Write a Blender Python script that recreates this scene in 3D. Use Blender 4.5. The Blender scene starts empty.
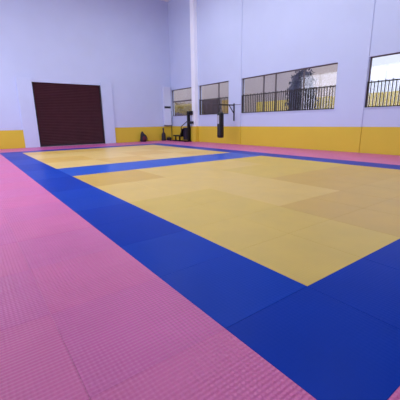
import bpy, bmesh, math, random
from mathutils import Vector, Matrix
random.seed(7)
S = bpy.context.scene
COL = S.collection
PI = math.pi

# ------------------------------------------------------------------ helpers
def lin(c):
    return tuple(((v/255)/12.92 if v/255 <= .04045 else (((v/255)+.055)/1.055)**2.4) for v in c)

def mat(name, rgb, rough=.6, metal=0., spec=.5, noise=0., nscale=4., bump=0., bscale=40.):
    m = bpy.data.materials.new(name); m.use_nodes = True
    nt = m.node_tree; n = nt.nodes; l = nt.links
    b = n['Principled BSDF']
    c = lin(rgb)
    b.inputs['Base Color'].default_value = (*c, 1)
    b.inputs['Roughness'].default_value = rough
    b.inputs['Metallic'].default_value = metal
    b.inputs['Specular IOR Level'].default_value = spec
    tc = n.new('ShaderNodeTexCoord')
    if noise:
        t = n.new('ShaderNodeTexNoise'); t.inputs['Scale'].default_value = nscale
        t.inputs['Detail'].default_value = 4
        l.new(tc.outputs['Object'], t.inputs['Vector'])
        r = n.new('ShaderNodeValToRGB')
        r.color_ramp.elements[0].position = .3; r.color_ramp.elements[1].position = .7
        r.color_ramp.elements[0].color = (*[v*(1-noise) for v in c], 1)
        r.color_ramp.elements[1].color = (*[min(1, v*(1+noise)) for v in c], 1)
        l.new(t.outputs['Fac'], r.inputs['Fac']); l.new(r.outputs['Color'], b.inputs['Base Color'])
    if bump:
        t = n.new('ShaderNodeTexNoise'); t.inputs['Scale'].default_value = bscale
        l.new(tc.outputs['Object'], t.inputs['Vector'])
        bp = n.new('ShaderNodeBump'); bp.inputs['Strength'].default_value = bump
        bp.inputs['Distance'].default_value = .01
        l.new(t.outputs['Fac'], bp.inputs['Height']); l.new(bp.outputs['Normal'], b.inputs['Normal'])
    return m

def math_node(nt, op, a, b=None):
    m = nt.nodes.new('ShaderNodeMath'); m.operation = op
    for i, v in enumerate((a, b)):
        if v is None: continue
        if isinstance(v, (int, float)): m.inputs[i].default_value = v
        else: nt.links.new(v, m.inputs[i])
    return m.outputs[0]

def foam_mat(name, rgb, rough, period, depth, spec=.5, wave=0., rough_var=.015):
    """EVA foam with a moulded crossed tread and slightly worn skin"""
    m = bpy.data.materials.new(name); m.use_nodes = True
    nt = m.node_tree; n = nt.nodes; l = nt.links
    b = n['Principled BSDF']; c = lin(rgb)
    geo = n.new('ShaderNodeNewGeometry')
    sep = n.new('ShaderNodeSeparateXYZ'); l.new(geo.outputs['Position'], sep.inputs[0])
    x, y = sep.outputs['X'], sep.outputs['Y']
    k = 2*PI/period
    w1 = math_node(nt, 'SINE', math_node(nt, 'MULTIPLY', math_node(nt, 'ADD', x, y), k*.7071))
    w2 = math_node(nt, 'SINE', math_node(nt, 'MULTIPLY', math_node(nt, 'SUBTRACT', x, y), k*.7071))
    h = math_node(nt, 'MULTIPLY', w1, w2)
    bp = n.new('ShaderNodeBump'); bp.inputs['Strength'].default_value = 1
    bp.inputs['Distance'].default_value = depth
    l.new(h, bp.inputs['Height'])
    last = bp
    if wave:
        t = n.new('ShaderNodeTexNoise'); t.inputs['Scale'].default_value = 1.3
        t.inputs['Detail'].default_value = 3
        mp = n.new('ShaderNodeMapping'); mp.inputs['Scale'].default_value = (.7, 2.6, 1)
        l.new(geo.outputs['Position'], mp.inputs[0]); l.new(mp.outputs[0], t.inputs['Vector'])
        b2 = n.new('ShaderNodeBump'); b2.inputs['Strength'].default_value = 1
        b2.inputs['Distance'].default_value = wave
        l.new(t.outputs['Fac'], b2.inputs['Height']); l.new(bp.outputs['Normal'], b2.inputs['Normal'])
        last = b2
    l.new(last.outputs['Normal'], b.inputs['Normal'])
    t = n.new('ShaderNodeTexNoise'); t.inputs['Scale'].default_value = 1.7; t.inputs['Detail'].default_value = 5
    l.new(geo.outputs['Position'], t.inputs['Vector'])
    r = n.new('ShaderNodeValToRGB')
    r.color_ramp.elements[0].position = .3; r.color_ramp.elements[1].position = .7
    r.color_ramp.elements[0].color = (*[v*.955 for v in c], 1)
    r.color_ramp.elements[1].color = (*[min(1, v*1.045) for v in c], 1)
    l.new(t.outputs['Fac'], r.inputs['Fac'])
    out = r.outputs['Color']
    l.new(out, b.inputs['Base Color'])
    mr = n.new('ShaderNodeMapRange'); mr.inputs['To Min'].default_value = rough-rough_var
    mr.inputs['To Max'].default_value = rough+rough_var
    l.new(t.outputs['Fac'], mr.inputs['Value']); l.new(mr.outputs[0], b.inputs['Roughness'])
    b.inputs['Specular IOR Level'].default_value = spec
    return m

def paint_wall(name, white, yellow, height):
    """white wall with a yellow painted dado up to 'height'"""
    m = bpy.data.materials.new(name); m.use_nodes = True
    nt = m.node_tree; n = nt.nodes; l = nt.links
    b = n['Principled BSDF']
    geo = n.new('ShaderNodeNewGeometry'); sep = n.new('ShaderNodeSeparateXYZ')
    l.new(geo.outputs['Position'], sep.inputs[0])
    st = math_node(nt, 'GREATER_THAN', sep.outputs['Z'], height)
    mx = n.new('ShaderNodeMix'); mx.data_type = 'RGBA'
    l.new(st, mx.inputs[0])
    mx.inputs[6].default_value = (*lin(yellow), 1); mx.inputs[7].default_value = (*lin(white), 1)
    t = n.new('ShaderNodeTexNoise'); t.inputs['Scale'].default_value = .8; t.inputs['Detail'].default_value = 5
    l.new(geo.outputs['Position'], t.inputs['Vector'])
    mr = n.new('ShaderNodeMapRange'); mr.inputs['To Min'].default_value = .95; mr.inputs['To Max'].default_value = 1.04
    l.new(t.outputs['Fac'], mr.inputs['Value'])
    mu = n.new('ShaderNodeVectorMath'); mu.operation = 'SCALE'
    l.new(mx.outputs[2], mu.inputs[0]); l.new(mr.outputs[0], mu.inputs[3])
    l.new(mu.outputs[0], b.inputs['Base Color'])
    b.inputs['Roughness'].default_value = .55
    b.inputs['Specular IOR Level'].default_value = .3
    return m

def box(bm, x0, x1, y0, y1, z0, z1, bev=0.):
    r = bmesh.ops.create_cube(bm, size=1)
    vs = r['verts']
    for v in vs:
        v.co = Vector(((x0+x1)/2+v.co.x*(x1-x0), (y0+y1)/2+v.co.y*(y1-y0), (z0+z1)/2+v.co.z*(z1-z0)))
    if bev:
        es = list({e for v in vs for e in v.link_edges})
        bmesh.ops.bevel(bm, geom=es, offset=bev, segments=2, affect='EDGES', profile=.5)

def bar(bm, a, b, r, seg=10, r2=None):
    a, b = Vector(a), Vector(b); d = b-a
    q = d.to_track_quat('Z', 'Y').to_matrix().to_4x4()
    bmesh.ops.create_cone(bm, cap_ends=True, segments=seg, radius1=r, radius2=r if r2 is None else r2,
                          depth=d.length, matrix=Matrix.Translation((a+b)/2) @ q)

def tube(bm, pts, r, seg=8):
    for a, b in zip(pts[:-1], pts[1:]):
        bar(bm, a, b, r, seg)
    for p in pts[1:-1]:
        bmesh.ops.create_uvsphere(bm, u_segments=seg, v_segments=6, radius=r, matrix=Matrix.Translation(p))

def lathe(bm, prof, cx=0, cy=0, seg=28, sx=1., sy=1.):
    """prof: list of (r, z)"""
    rings = []
    for r, z in prof:
        if r < 1e-5:
            rings.append([bm.verts.new((cx, cy, z))])
        else:
            rings.append([bm.verts.new((cx+sx*r*math.cos(2*PI*i/seg), cy+sy*r*math.sin(2*PI*i/seg), z)) for i in range(seg)])
    for A, B in zip(rings[:-1], rings[1:]):
        for i in range(seg):
            j = (i+1) % seg
            if len(A) == 1 and len(B) == 1: continue
            if len(A) == 1: bm.faces.new((A[0], B[j], B[i]))
            elif len(B) == 1: bm.faces.new((A[i], A[j], B[0]))
            else: bm.faces.new((A[i], A[j], B[j], B[i]))

def obj(name, bm, m, parent=None, smooth=False, kind=None, label=None):
    bmesh.ops.recalc_face_normals(bm, faces=bm.faces)
    me = bpy.data.meshes.new(name); bm.to_mesh(me); bm.free()
    if smooth:
        for p in me.polygons: p.use_smooth = True
    me.materials.append(m)
    o = bpy.data.objects.new(name, me); COL.objects.link(o)
    if parent is not None: o.parent = parent
    if kind: o['kind'] = kind
    if label: o['label'] = label
    return o

def B():
    return bmesh.new()

def thing(name, label, cat, loc=(0, 0, 0), group=None, rz=0):
    o = bpy.data.objects.new(name, None); COL.objects.link(o)
    o.location = loc; o.rotation_euler = (0, 0, rz); o.empty_display_size = .1
    o['label'] = label; o['category'] = cat
    if group: o['group'] = group
    return o

def tag(o, label, cat, group=None):
    o['label'] = label; o['category'] = cat
    if group: o['group'] = group
    return o

def struct(name, bm, m, parent=None):
    o = obj(name, bm, m, parent)
    if parent is None: o['kind'] = 'structure'
    return o

ORD = ['first', 'second', 'third', 'fourth', 'fifth', 'sixth', 'seventh', 'eighth', 'ninth', 'tenth',
       'eleventh', 'twelfth', 'thirteenth', 'fourteenth', 'fifteenth', 'sixteenth', 'seventeenth',
       'eighteenth', 'nineteenth', 'twentieth']

# ------------------------------------------------------------------ layout (metres)
X0, Y0 = 1.33, 1.53          # blue strip's outer left edge / near yellow square's front edge
XW, YW = 14.37, 23.56        # right wall, back wall
XL, YN = -1.70, -2.50        # left wall, wall behind the camera
HC = 10.6                    # ceiling
DADO = 1.15
WZ0, WZ1, GZ = 1.97, 4.05, 3.02   # window sill, head, top of the bar grille

# ------------------------------------------------------------------ materials
WHITE = (196, 206, 238)
YEL = (218, 190, 62)
M = dict(
    wall=paint_wall('painted_wall', WHITE, YEL, DADO),
    plain=mat('white_paint', WHITE, .55, noise=.03, nscale=1),
    pier=paint_wall('pier_paint', (240, 243, 255), YEL, DADO),
    ceil=mat('ceiling_paint', (235, 233, 240), .8),
    slab=mat('concrete_slab', (120, 118, 120), .8, noise=.1),
    maroon=mat('shutter_paint', (114, 68, 80), .45, noise=.08, nscale=2),
    rail=mat('shutter_rail', (44, 30, 44), .5),
    black=mat('black_leather', (11, 9, 14), .45, bump=.2, bscale=30),
    steel=mat('black_steel', (16, 15, 26), .45, metal=.3),
    chrome=mat('chrome_chain', (150, 150, 160), .3, metal=.9),
    label=mat('white_vinyl', (170, 170, 195), .5),
    frame=mat('window_frame_paint', (92, 82, 88), .5),
    bars=mat('grille_paint', (34, 28, 38), .6),
    cabinet=mat('cabinet_enamel', (206, 212, 240), .5),
    darkblue=mat('navy_plastic', (26, 24, 48), .5),
    navyf=mat('navy_fabric', (34, 28, 46), .8, noise=.2, nscale=12),
    redf=mat('dark_red_fabric', (96, 30, 48), .8),
    lamp=None)

def glass():
    m = bpy.data.materials.new('window_glass'); m.use_nodes = True
    nt = m.node_tree; n = nt.nodes; l = nt.links
    n.remove(n['Principled BSDF'])
    tr = n.new('ShaderNodeBsdfTransparent'); tr.inputs[0].default_value = (.93, .93, .97, 1)
    gl = n.new('ShaderNodeBsdfGlossy'); gl.inputs['Roughness'].default_value = .05
    mx = n.new('ShaderNodeMixShader')
    mx.inputs[0].default_value = .07; l.new(tr.outputs[0], mx.inputs[1]); l.new(gl.outputs[0], mx.inputs[2])
    l.new(mx.outputs[0], n['Material Output'].inputs[0])
    return m
M['glass'] = glass()

# ------------------------------------------------------------------ room shell
bm = B(); box(bm, XL-.3, XW+.3, YN-.3, YW+.3, -.24, -.042); struct('floor', bm, M['slab'])
bm = B(); box(bm, XL-.3, XW+.3, YN-.3, YW+.3, HC, HC+.2); struct('ceiling', bm, M['ceil'])

# right wall with four windows; (far y, near y) of the openings
RW = [(23.52, 20.4), (19.62, 16.3), (15.10, 8.72), (7.28, 1.00)]
bm = B()
T = .26
def wall_x(bm, x0, x1, ya, yb, opens, z0, z1):
    """wall along y with openings (ylo, yhi); shared jamb faces"""
    box(bm, x0, x1, ya, yb, -.042, z0)
    box(bm, x0, x1, ya, yb, z1, HC)
    ys = ya
    for lo, hi in sorted(opens):
        box(bm, x0, x1, ys, lo, z0, z1); ys = hi
    box(bm, x0, x1, ys, yb, z0, z1)
wall_x(bm, XW, XW+T, YN-.26, YW+.26, [(n_, f_) for f_, n_ in RW], WZ0, WZ1)
struct('wall_right', bm, M['wall'])

# left wall, outside the photograph, with the daylight windows
LW = [(5.0, 10.0), (11.5, 16.5), (18.0, 23.0)]
bm = B()
wall_x(bm, XL-T, XL, YN-.26, YW+.26, LW, 2.2, 6.2)
struct('wall_left', bm, M['wall'])

bm = B(); box(bm, XL-.26, XW+.26, YN-.26, YN, -.042, HC); struct('wall_near', bm, M['wall'])

# back wall with the shutter opening
DX0, DX1, DZ = 3.93, 8.42, 4.15
bm = B()
box(bm, XL-.26, DX0, YW, YW+.26, -.042, HC)
box(bm, DX1, XW+.26, YW, YW+.26, -.042, HC)
box(bm, DX0, DX1, YW, YW+.26, DZ, HC)
struct('wall_back', bm, M['wall'])

# bare white piers either side of the shutter (no yellow on them)
for xa, xb in ((3.06, DX0), (DX1, 9.22)):
    bm = B(); box(bm, xa, xb, YW-.12, YW+.02, -.002, DZ+.25, .006)
    struct('trim_%d' % (1 if xa < 5 else 2), bm, M['plain'])

# roller shutter
bm = B()
nsl = 40
h = DZ/nsl
prof = []
for i in range(nsl):
    z = i*h
    prof += [(0., z+.004), (-.018, z+h*.3), (-.018, z+h*.7), (0., z+h-.004)]
va = [bm.verts.new((DX0+.03, YW+.12+dy, z)) for dy, z in prof]
vb = [bm.verts.new((DX1-.03, YW+.12+dy, z)) for dy, z in prof]
for i in range(len(prof)-1):
    bm.faces.new((va[i], vb[i], vb[i+1], va[i+1]))
bmesh.ops.solidify(bm, geom=bm.faces[:], thickness=.02)
door = struct('door_1', bm, M['maroon'])
for xa, xb in ((DX0+.002, DX0+.09), (DX1-.09, DX1-.002)):
    bm = B(); box(bm, xa, xb, YW+.02, YW+.085, 0, DZ-.002, .004); obj('guide_rail', bm, M['rail'], door)
bm = B(); box(bm, DX0+.1, DX1-.1, YW+.05, YW+.09, 0.0, .12, .01); obj('bottom_rail', bm, M['rail'], door)

# pier between the two far windows and the slim flush pier by the bracket
bm = B(); box(bm, 14.08, XW+.02, 19.72, 20.16, -.002, HC-.002, .008)
struct('trim_3', bm, M['pier'])
bm = B(); box(bm, 14.14, XW+.01, 20.165, 20.55, -.002, DADO-.005, .006)
struct('trim_4', bm, M['wall'])
bm = B(); box(bm, XW-.035, XW+.01, 15.12, 16.28, -.002, HC-.002, .006)
struct('trim_5', bm, M['wall'])
bm = B(); box(bm, XW-.03, XW+.01, 7.30, 8.0, -.002, HC-.002, .006)
struct('trim_6', bm, M['wall'])

# ------------------------------------------------------------------ windows
def window(n, yn, yf, mull, grille=True, transom=None):
    bm = B()
    xa, xb = XW+.09, XW+.15
    g = .05
    for a, b_, c, d in ((yn, yf, WZ0, WZ0+g), (yn, yf, WZ1-g, WZ1), (yn, yn+g, WZ0, WZ1), (yf-g, yf, WZ0, WZ1)):
        box(bm, xa, xb, a+.001, b_-.001, c+.001, d-.001)
    for y in mull:
        box(bm, xa, xb, y-.035, y+.035, WZ0+g, WZ1-g)
    if transom: box(bm, xa, xb, yn+g, yf-g, transom-.05, transom+.05)
    w = struct('window_%d' % n, bm, M['frame'])
    bm = B(); box(bm, XW+.115, XW+.121, yn+g, yf-g, WZ0+g, WZ1-g); obj('pane', bm, M['glass'], w)
    bm = B(); box(bm, XW-.03, XW+.09, yn+.002, yf-.002, WZ0-.03, WZ0+.0); 
    obj('sill', bm, M['plain'], w)
    if grille:
        bm = B()
        xc = XW+.045
        box(bm, xc-.018, xc+.018, yn+.003, yf-.003, GZ-.025, GZ+.02)
        box(bm, xc-.015, xc+.015, yn+.003, yf-.003, WZ0+.01, WZ0+.045)
        k = int((yf-yn)/.145)
        for i in range(k+1):
            y = yn+.02+(yf-yn-.04)*i/k
            bar(bm, (xc, y, WZ0+.002), (xc, y, GZ+.03), .023, 6)
            if i % 2 == 0:
                bmesh.ops.create_uvsphere(bm, u_segments=8, v_segments=6, radius=.026, matrix=Matrix.Translation((xc, y, GZ+.045)))
        obj('grille', bm, M['bars'], w, label='dark upright bars with a top rail across the lower half of the window')
    return w
window(1, RW[3][1], RW[3][0], [3.1, 5.2])
window(2, RW[2][1], RW[2][0], [10.6, 12.45, 13.35])
window(3, RW[1][1], RW[1][0], [17.45])
window(4, RW[0][1], RW[0][0], [], grille=False, transom=3.12)

for i, (a, b_) in enumerate(LW):
    bm = B()
    for c in ((a, b_, 2.2, 2.26), (a, b_, 6.14, 6.2), (a, a+.06, 2.2, 6.2), (b_-.06, b_, 2.2, 6.2),
              ((a+b_)/2-.03, (a+b_)/2+.03, 2.2, 6.2)):
        box(bm, XL-.16, XL-.1, c[0]+.001, c[1]-.001, c[2]+.001, c[3]-.001)
    w = struct('window_%d' % (5+i), bm, M['frame'])
    bm = B(); box(bm, XL-.135, XL-.128, a+.05, b_-.05, 2.25, 6.15); obj('pane', bm, M['glass'], w)

# ------------------------------------------------------------------ floor mats, one object each
def mat_mesh(name, m):
    bm = B(); g = .0007
    box(bm, -.5+g, .5-g, -.5+g, .5-g, -.04, 0, .0022)
    bmesh.ops.recalc_face_normals(bm, faces=bm.faces)
    me = bpy.data.meshes.new(name); bm.to_mesh(me); bm.free()
    me.materials.append(m)
    return me
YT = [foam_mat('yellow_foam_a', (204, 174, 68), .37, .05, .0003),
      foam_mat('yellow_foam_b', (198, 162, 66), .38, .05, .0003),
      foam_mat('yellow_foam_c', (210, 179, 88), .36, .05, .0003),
      foam_mat('yellow_foam_sheen_d', (222, 190, 112), .35, .05, .0003),  # far square, this tone and the next: sheen put into a paler base colour
      foam_mat('yellow_foam_sheen_e', (214, 176, 88), .36, .05, .0003)]
BT = [foam_mat('blue_foam_a', (0, 52, 158), .37, .05, .0003, spec=.05),
      foam_mat('blue_foam_b', (0, 58, 164), .35, .05, .0003, spec=.05),
      foam_mat('blue_foam_sheen', (22, 80, 184), .34, .05, .0003, spec=.2)]  # middle band: sheen painted in as a lighter blue
PT = [foam_mat('pink_foam_a', (202, 98, 154), .37, .045, .003, wave=.012),
      foam_mat('pink_foam_b', (198, 95, 156), .35, .045, .003, wave=.014)]
mesh = {('y', i): mat_mesh('yellow_mat', m) for i, m in enumerate(YT)}
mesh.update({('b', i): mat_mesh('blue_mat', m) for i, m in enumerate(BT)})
mesh.update({('p', i): mat_mesh('pink_mat', m) for i, m in enumerate(PT)})

# camera constants also used to leave out mats far outside the frame
F = 312.67; PITCH = .2457; ROLL = -.0165; YAW = .6302; HCAM = 1.4936
fw = Vector((math.sin(YAW)*math.cos(PITCH), math.cos(YAW)*math.cos(PITCH), -math.sin(PITCH)))
rt0 = Vector((math.cos(YAW), -math.sin(YAW), 0)); up0 = rt0.cross(fw)
rt = math.cos(ROLL)*rt0+math.sin(ROLL)*up0
up = -math.sin(ROLL)*rt0+math.cos(ROLL)*up0
def in_view(x, y, pad=0):
    hit = False
    for dx in (-.5, -.25, 0, .25, .5):
        for dy in (-.5, -.25, 0, .25, .5):
            v = Vector((x+dx, y+dy, -HCAM)); w = v.dot(fw)
            if w < .3: continue
            px = 200+F*v.dot(rt)/w; py = 200-F*v.dot(up)/w
            if -pad < px < 400+pad and py < 400+pad: hit = True
    return hit

counts = {}
hidden = {'yellow': B(), 'blue': B(), 'pink': B()}
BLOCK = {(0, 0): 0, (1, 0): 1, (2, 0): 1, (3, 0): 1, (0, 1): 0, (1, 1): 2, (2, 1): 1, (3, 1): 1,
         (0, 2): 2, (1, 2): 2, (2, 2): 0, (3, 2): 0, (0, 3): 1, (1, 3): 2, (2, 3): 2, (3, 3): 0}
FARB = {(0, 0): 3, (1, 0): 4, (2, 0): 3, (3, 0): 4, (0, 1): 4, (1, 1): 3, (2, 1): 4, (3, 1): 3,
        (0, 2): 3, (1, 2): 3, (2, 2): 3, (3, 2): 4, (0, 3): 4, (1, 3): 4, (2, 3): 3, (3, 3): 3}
for ci in range(-3, 13):
    for ri in range(-4, 22):
        cx, cy = X0+.5+ci, Y0+.5+ri
        if cx > XW or cy > YW: continue
        side = 'left' if ci <= 0 else 'right'
        if 1 <= ci <= 8 and 0 <= ri <= 7:
            kind, tone = 'yellow', BLOCK[((ci-1)//2, ri//2)]
            lab = 'yellow mat in near square, %s column from its left edge, %s row from camera' % (ORD[ci-1], ORD[ri])
            grp = 'mats of the near yellow square'
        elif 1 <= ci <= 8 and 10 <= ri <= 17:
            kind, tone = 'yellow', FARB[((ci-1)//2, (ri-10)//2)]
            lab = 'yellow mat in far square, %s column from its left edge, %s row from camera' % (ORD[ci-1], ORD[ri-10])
            grp = 'mats of the far yellow square'
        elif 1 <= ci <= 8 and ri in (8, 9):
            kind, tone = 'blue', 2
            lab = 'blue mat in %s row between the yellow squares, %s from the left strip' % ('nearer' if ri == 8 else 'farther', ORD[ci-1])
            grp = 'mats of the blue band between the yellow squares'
        elif 1 <= ci <= 8 and ri == -1:
            kind, tone = 'blue', 0
            lab = 'blue mat in the front strip below the near yellow square, %s from the left strip' % ORD[ci-1]
            grp = 'mats of the front blue strip'
        elif 1 <= ci <= 8 and ri == 18:
            kind, tone = 'blue', 1
            lab = 'blue mat in the farthest strip behind the far yellow square, %s from the left strip' % ORD[ci-1]
            grp = 'mats of the farthest blue strip'
        elif ci in (0, 9) and -1 <= ri <= 18:
            kind, tone = 'blue', 0 if (ri//2) % 2 else 1
            lab = 'blue mat in long %s strip beside the yellow squares, %s from its near end' % (side, ORD[ri+1])
            grp = 'mats of the %s blue strip' % side
        else:
            kind, tone = 'pink', (ci+ri) % 2
            if ri >= 19:
                lab = 'pink mat along back wall, %s row out from wall, %s from the left' % (ORD[21-ri], ORD[ci+3])
                grp = 'pink mats along the back wall'
            elif ci >= 10 and ri >= -1:
                lab = 'pink mat by window wall, %s column out from wall, %s row from near end' % (ORD[12-ci], ORD[ri+1])
                grp = 'pink mats along the window wall'
            elif ci < 0 and ri >= -1:
                lab = 'pink mat left of blue strip, %s column out from it, %s row from camera' % (ORD[-1-ci], ORD[ri+1])
                grp = 'pink mats left of the blue strip'
            else:
                lab = 'pink mat before the front blue strip, %s row out from it, %s from left' % (ORD[-2-ri], ORD[ci+3])
                grp = 'pink mats in front of the blue strip'
        if not in_view(cx, cy):
            g = .0012
            box(hidden[kind], cx-.5+g, cx+.5-g, cy-.5+g, cy+.5-g, -.04, 0)
            continue
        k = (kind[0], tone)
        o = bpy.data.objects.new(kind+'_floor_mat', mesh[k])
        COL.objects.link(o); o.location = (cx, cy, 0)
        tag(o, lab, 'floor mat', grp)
        counts[kind] = counts.get(kind, 0)+1
for kd, m in (('yellow', YT[1]), ('blue', BT[0]), ('pink', PT[0])):
    if len(hidden[kd].verts):
        o = obj(kd+'_floor_matting', hidden[kd], m, kind='stuff')
        tag(o, 'rest of the %s matting continuing past the edge of the picture' % kd, 'floor mat')
print('mats', counts)

# ------------------------------------------------------------------ punching bag on its wall bracket
br = thing('wall_bracket', 'black steel wall bracket with a long arm holding up the punching bag', 'bracket', (XW-.035, 15.72, 0))
bm = B(); box(bm, -.03, 0, -.05, .05, 1.5, 2.6, .005); obj('wall_plate', bm, M['steel'], br)
bm = B(); box(bm, -1.24, -.03, -.03, .03, 2.46, 2.53, .005); obj('arm', bm, M['steel'], br)
bm = B(); bar(bm, (-.03, 0, 1.98), (-.42, 0, 2.46), .028, 8); obj('brace', bm, M['steel'], br)
for s in (-1, 1):
    bm = B(); bar(bm, (-.5, 0, 2.5), (-.008, s*.62, 2.5), .012, 6); obj('stay', bm, M['steel'], br)

BX = XW-.035-1.16
pb = thing('punching_bag', 'long black cylindrical punching bag hanging in front of the windows', 'punching bag', (BX, 15.72, 0))
bm = B()
lathe(bm, [(0, .46), (.12, .46), (.175, .475), (.205, .52), (.21, .7), (.21, 1.9), (.207, 1.98), (.18, 2.04), (.1, 2.06), (0, 2.06)])
body = obj('bag_body', bm, M['black'], pb, smooth=True)
bm = B()
for z in (.62, 1.22, 1.88):
    lathe(bm, [(.208, z-.03), (.215, z-.028), (.215, z+.028), (.208, z+.03)])
obj('band', bm, M['steel'], body)
bm = B()   # pale printed patch on the side facing left
pts = []
for i in range(7):
    a = math.radians(160+i*7.5)
    pts.append((.216*math.cos(a), .216*math.sin(a)))
for (xa, ya), (xb, yb) in zip(pts[:-1], pts[1:]):
    f = [bm.verts.new(v) for v in ((xa, ya, 1.34), (xb, yb, 1.34), (xb, yb, 1.86), (xa, ya, 1.86))]
    bm.faces.new(f)
bmesh.ops.remove_doubles(bm, verts=bm.verts, dist=1e-4)
bmesh.ops.solidify(bm, geom=bm.faces[:], thickness=.003)
obj('patch', bm, M['label'], body, label='pale printed patch on the upper side of the bag')
for a in (45, 135, 225, 315):
    bm = B()
    ca, sa = math.cos(math.radians(a)), math.sin(math.radians(a))
    p0 = Vector((.15*ca, .15*sa, 2.05)); p1 = Vector((0, 0, 2.36))
    for i in range(10):
        c = p0.lerp(p1, (i+.5)/10); d = (p1-p0).normalized()*.02
        bar(bm, c-d, c+d, .008 if i % 2 else .012, 6)
    obj('chain', bm, M['steel'], pb)
bm = B(); tube(bm, [Vector((0, 0, 2.35)), Vector((0, 0, 2.455))], .012)
bmesh.ops.create_uvsphere(bm, u_segments=10, v_segments=8, radius=.028, matrix=Matrix.Translation((0, 0, 2.37)))
obj('swivel', bm, M['steel'], pb)

# ------------------------------------------------------------------ multi-gym in the far corner
gx = 13.96
gy = thing('exercise_machine', 'black exercise machine with tall post and slanted arm in the far corner', 'exercise machine', (0, -.42, 0))
bm = B(); box(bm, gx-.1, gx+.1, 20.8, 20.96, .06, 2.26, .01); obj('post', bm, M['steel'], gy)
bm = B(); box(bm, gx-.3, gx+.16, 20.8, 22.9, 0, .06, .008); 
box(bm, gx-.5, gx+.16, 20.72, 20.8, 0, .06, .008); box(bm, gx-.5, gx+.16, 22.9, 23.0, 0, .06, .008)
obj('base_frame', bm, M['steel'], gy)
bm = B(); box(bm, gx-.12, gx+.08, 20.38, 20.97, 2.0, 2.28, .03); 
bmesh.ops.create_cone(bm, cap_ends=True, segments=18, radius1=.12, radius2=.12, depth=.08,
                      matrix=Matrix.Translation((gx-.17, 20.6, 2.12)) @ Matrix.Rotation(PI/2, 4, 'Y'))
obj('top_pulley_arm', bm, M['steel'], gy)
bm = B(); box(bm, gx-.12, gx+.08, 20.32, 20.79, 1.33, 1.53, .03)
obj('pad_arm', bm, M['black'], gy)
bm = B(); tube(bm, [Vector((gx-.16, 20.9, 1.5)), Vector((gx-.16, 21.7, 1.13)), Vector((gx-.16, 21.72, .33))], .03, 8)
obj('handlebar', bm, M['steel'], gy)
bm = B(); box(bm, gx-.12, gx+.1, 20.97, 21.5, .12, 1.05, .01)
for i in range(8):
    box(bm, gx-.135, gx+.11, 21.0, 21.47, .14+i*.11, .225+i*.11, .006)
obj('weight_stack', bm, M['darkblue'], gy)
bm = B(); box(bm, gx-.3, gx+.1, 21.6, 22.75, .36, .47, .03); obj('bench_seat', bm, M['black'], gy)
for yl in (22.0, 22.6):
    bm = B(); box(bm, gx-.15, gx-.05, yl, yl+.1, .06, .36); obj('bench_leg', bm, M['steel'], gy)
bm = B(); bm2 = None
v0 = [(gx-.28, 21.62, .47), (gx+.08, 21.62, .47), (gx+.08, 21.75, .5), (gx-.28, 21.75, .5)]
lo = [bm.verts.new(v) for v in v0]
hi = [bm.verts.new((x, y-.28, .98)) for x, y, z in v0]
bm.faces.new(lo); bm.faces.new(hi)
for i in range(4):
    bm.faces.new((lo[i], lo[(i+1) % 4], hi[(i+1) % 4], hi[i]))
obj('back_pad', bm, M['black'], gy)

# ------------------------------------------------------------------ small things along the back wall
# backpack-like kit bag
kb = thing('kit_bag', 'dark pointed kit bag slumped on the pink mats against the yellow wall', 'bag', (11.42, 23.25, 0))
bm = B()
lathe(bm, [(0, 0), (.2, 0), (.27, .05), (.28, .2), (.25, .4), (.18, .58), (.1, .7), (.05, .8), (0, .83)], seg=20, sx=1, sy=.7)
for v in bm.verts:
    v.co.x += .05*math.sin(v.co.z*6)+random.uniform(-.01, .01); v.co.y += random.uniform(-.01, .01)
obj('bag_body', bm, M['navyf'], kb, smooth=True)
bm = B(); lathe(bm, [(0, .1), (.1, .1), (.13, .2), (.12, .36), (.06, .44), (0, .45)], 0.02, -.16, 16, 1, .5)
obj('front_pocket', bm, M['redf'], kb, smooth=True)
bm = B(); tube(bm, [Vector((.1, -.02, .6)), Vector((.27, -.03, .48)), Vector((.36, -.04, .25)), Vector((.4, -.05, .02))], .02)
obj('strap', bm, M['navyf'], kb)

sb = thing('training_dummy', 'dark bottle-shaped training dummy with a thin neck standing by the back wall', 'training dummy', (13.33, 23.28, 0))
bm = B()
lathe(bm, [(0, 0), (.17, 0), (.19, .03), (.19, .12), (.17, .16), (.165, .5), (.13, .6), (.07, .68), (0, .69)])
obj('base', bm, M['navyf'], sb, smooth=True)
bm = B(); lathe(bm, [(.07, .67), (.055, .75), (.05, .88), (.075, .93), (.07, 1.02), (0, 1.04)])
obj('neck', bm, M['darkblue'], sb, smooth=True)

lb = thing('holdall', 'small low dark holdall on the mats in the far corner', 'bag', (13.86, 23.3, 0))
bm = B(); box(bm, -.19, .19, -.12, .12, 0, .25, .06); obj('bag_body', bm, M['navyf'], lb, smooth=True)
bm = B(); tube(bm, [Vector((-.09, 0, .24)), Vector((-.06, 0, .32)), Vector((.06, 0, .32)), Vector((.09, 0, .24))], .012)
obj('handle', bm, M['darkblue'], lb)

# white cabinet on the wall
cb = thing('wall_cabinet', 'white wall cabinet with a black slot mounted high near the far corner', 'cabinet', (13.86, YW, 0))
bm = B(); box(bm, -.33, .33, -.22, .0, 1.24, 4.3, .015); obj('casing', bm, M['cabinet'], cb)
bm = B(); box(bm, -.3, .29, -.235, -.215, 2.6, 2.76, .006); obj('slot', bm, M['darkblue'], cb, label='black horizontal slot')
bm = B(); box(bm, -.28, .28, -.2, -.02, 1.2, 1.24, .004); obj('base_tray', bm, M['darkblue'], cb)
bm = B(); tube(bm, [Vector((14.29, YW-.03, 2.4)), Vector((14.29, YW-.03, .05))], .022)
tag(obj('cable_conduit', bm, M['darkblue']), 'thin dark conduit running down the far corner beside the white cabinet', 'conduit')

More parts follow.
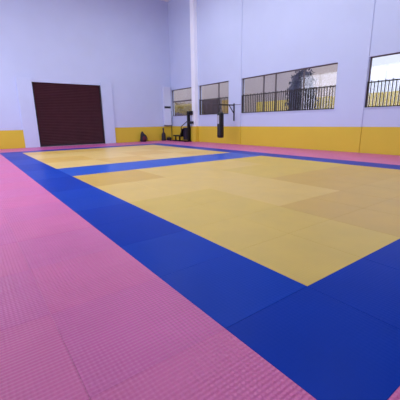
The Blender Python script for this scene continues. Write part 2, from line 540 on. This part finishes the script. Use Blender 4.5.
# ------------------------------------------------------------------ outside the windows
gm = mat('yard_ground', (150, 140, 110), .9, noise=.15, nscale=.5)
bm = B(); box(bm, XW+.4, 60, -40, 80, -.4, -.2); struct('ground', bm, gm)
bm = B(); box(bm, XL-60, XL-.5, -40, 80, -.4, -.2); struct('ground', bm, gm)
bm = B(); box(bm, 19.8, 20.1, -6, 19, -.2, 2.98, .02)
tag(obj('boundary_wall', bm, mat('yellow_render', (236, 210, 92), .8, noise=.12, nscale=1.5)),
    'yellow boundary wall seen through the nearest barred windows', 'wall')
bd = thing('building', 'pale beige building seen through the far windows', 'building', (22, 30, 0))
bm = B(); box(bm, 0, 8, -14, 18, -.2, 9); obj('wall', bm, mat('beige_render', (178, 164, 160), .8, noise=.06, nscale=.6), bd)
bm = B()
box(bm, -.06, .01, -3.7, -.7, -.2, 3.75)
for i in range(14): box(bm, -.09, -.05, -3.68+i*.214, -3.52+i*.214, -.15, 3.7)
obj('garage_door', bm, mat('brown_boards', (96, 74, 82), .7), bd, label='brown boarded garage door')
bm = B(); box(bm, -.05, .01, -5.1, -4.0, -.2, 3.6); obj('door', bm, mat('ochre_door', (196, 160, 74), .7), bd, label='ochre door')
bm = B(); box(bm, -.3, 8.3, -14.3, 18.3, 9, 9.25); obj('roof', bm, M['frame'], bd)

def leafy(bm, c, r, n, rnd):
    for i in range(n):
        while True:
            v = Vector((rnd.uniform(-1, 1), rnd.uniform(-1, 1), rnd.uniform(-1, 1)))
            if v.length < 1: break
        p = Vector(c)+Vector((v.x*r[0], v.y*r[1], v.z*r[2]))
        q = Matrix.Rotation(rnd.uniform(0, 6.28), 4, 'Z') @ Matrix.Rotation(rnd.uniform(-1.3, 1.3), 4, 'X')
        s = rnd.uniform(.07, .14)
        vs = [bm.verts.new(p+(q @ Vector(k))) for k in ((-s*.5, 0, 0), (0, -s, 0), (s*.5, 0, 0), (0, s, 0))]
        bm.faces.new(vs)
rnd = random.Random(3)
tr = thing('tree', 'dark tree behind the bars in the middle of the long window', 'tree', (18.6, 13.75, -.2))
bm = B(); bar(bm, (0, 0, 0), (.05, 0, 2.2), .14, 10, .08); obj('trunk', bm, mat('bark', (70, 55, 50), .9), tr)
bm = B()
bmesh.ops.create_icosphere(bm, subdivisions=3, radius=1, matrix=Matrix.Translation((0, 0, 3.1)) @ Matrix.Diagonal((.8, .85, 1.8, 1)))
for v in bm.verts: v.co += Vector((rnd.uniform(-.1, .1), rnd.uniform(-.1, .1), rnd.uniform(-.1, .1)))
leafy(bm, (0, 0, 3.1), (1.0, 1.1, 2.1), 1500, rnd)
obj('foliage', bm, mat('dark_leaves', (40, 38, 48), .95, noise=.4, nscale=3), tr)
hd = thing('hedge', 'olive hedge seen through the farthest window', 'hedge', (19.5, 30.5, -.2))
bm = B()
box(bm, -.5, .5, -4, 4, 0, 3.5, .2)
leafy(bm, (0, 0, 1.8), (.8, 4.4, 2.1), 4000, rnd)
obj('foliage', bm, mat('olive_leaves', (132, 112, 44), .8, noise=.3, nscale=2), hd)
bs = thing('shrub', 'dark shrub in front of the olive hedge through the farthest window', 'shrub', (17.2, 27.2, -.2))
bm = B()
bmesh.ops.create_icosphere(bm, subdivisions=3, radius=1, matrix=Matrix.Translation((0, 0, 1.2)) @ Matrix.Diagonal((.7, 1.3, 1.35, 1)))
leafy(bm, (0, 0, 1.3), (.9, 1.7, 1.4), 1500, rnd)
obj('foliage', bm, mat('purple_leaves', (62, 40, 60), .8, noise=.3, nscale=3), bs)

# ------------------------------------------------------------------ lamps
em = bpy.data.materials.new('lamp_diffuser'); em.use_nodes = True
e = em.node_tree.nodes['Principled BSDF']
e.inputs['Emission Color'].default_value = (1, .97, 1, 1); e.inputs['Emission Strength'].default_value = 3
hous = mat('lamp_housing', (220, 220, 225), .5)
spots = [(x, y) for x in (2.6, 10.0) for y in (5.0, 11.0, 17.0)]
LAMP_W = 165
for i, (x, y) in enumerate(spots):
    t = thing('ceiling_light', 'hanging panel light under the ceiling', 'ceiling light', (x, y, HC), group='ceiling lights above the hall')
    bm = B(); box(bm, -.6, .6, -.6, .6, -.5, -.4, .01); obj('housing', bm, hous, t)
    bm = B(); box(bm, -.56, .56, -.56, .56, -.512, -.501); obj('diffuser', bm, em, t)
    bm = B()
    for sx in (-.5, .5): bar(bm, (sx, 0, -.4), (sx, 0, -.001), .008, 6)
    obj('hanger', bm, M['steel'], t)
    la = bpy.data.lights.new('panel_light', 'AREA'); la.shape = 'SQUARE'; la.size = 1.1
    la.energy = LAMP_W; la.color = (.92, .97, 1)
    lo_ = bpy.data.objects.new('panel_light', la); COL.objects.link(lo_)
    lo_.parent = t; lo_.location = (0, 0, -.53)
DAY_W = 260
for i, (a, b_) in enumerate(LW):
    la = bpy.data.lights.new('window_daylight', 'AREA'); la.shape = 'RECTANGLE'
    la.size = 3.8; la.size_y = b_-a-.2; la.energy = DAY_W; la.color = (.88, .9, 1)
    o = bpy.data.objects.new('window_daylight', la); COL.objects.link(o)
    o.location = (XL-.3, (a+b_)/2, 4.2); o.rotation_euler = (0, -PI/2, 0)

w = bpy.data.worlds.new('sky'); S.world = w; w.use_nodes = True
nt = w.node_tree; bg = nt.nodes['Background']
tc = nt.nodes.new('ShaderNodeTexCoord'); sp = nt.nodes.new('ShaderNodeSeparateXYZ')
nt.links.new(tc.outputs['Generated'], sp.inputs[0])
rp = nt.nodes.new('ShaderNodeValToRGB')
rp.color_ramp.elements[0].color = (.22, .245, .30, 1); rp.color_ramp.elements[1].color = (.9, .93, 1, 1); rp.color_ramp.elements[1].position = .7
nt.links.new(sp.outputs['Z'], rp.inputs[0]); nt.links.new(rp.outputs[0], bg.inputs[0])
bg.inputs[1].default_value = 2.6

# ------------------------------------------------------------------ camera
cd = bpy.data.cameras.new('camera'); cam = bpy.data.objects.new('camera', cd); COL.objects.link(cam)
cd.sensor_fit = 'HORIZONTAL'; cd.sensor_width = 36; cd.lens = F*36/400
cd.clip_start = .05; cd.clip_end = 300
R = Matrix((rt, up, -fw)).transposed()
cam.matrix_world = Matrix.Translation((0, 0, HCAM)) @ R.to_4x4()
S.camera = cam
S.view_settings.view_transform = 'Standard'; S.view_settings.look = 'None'
S.view_settings.gamma = 1; S.view_settings.use_curve_mapping = False
S.view_settings.exposure = 0.12
S.cycles.use_denoising = True
S.cycles.max_bounces = 8
S.cycles.sample_clamp_indirect = 6
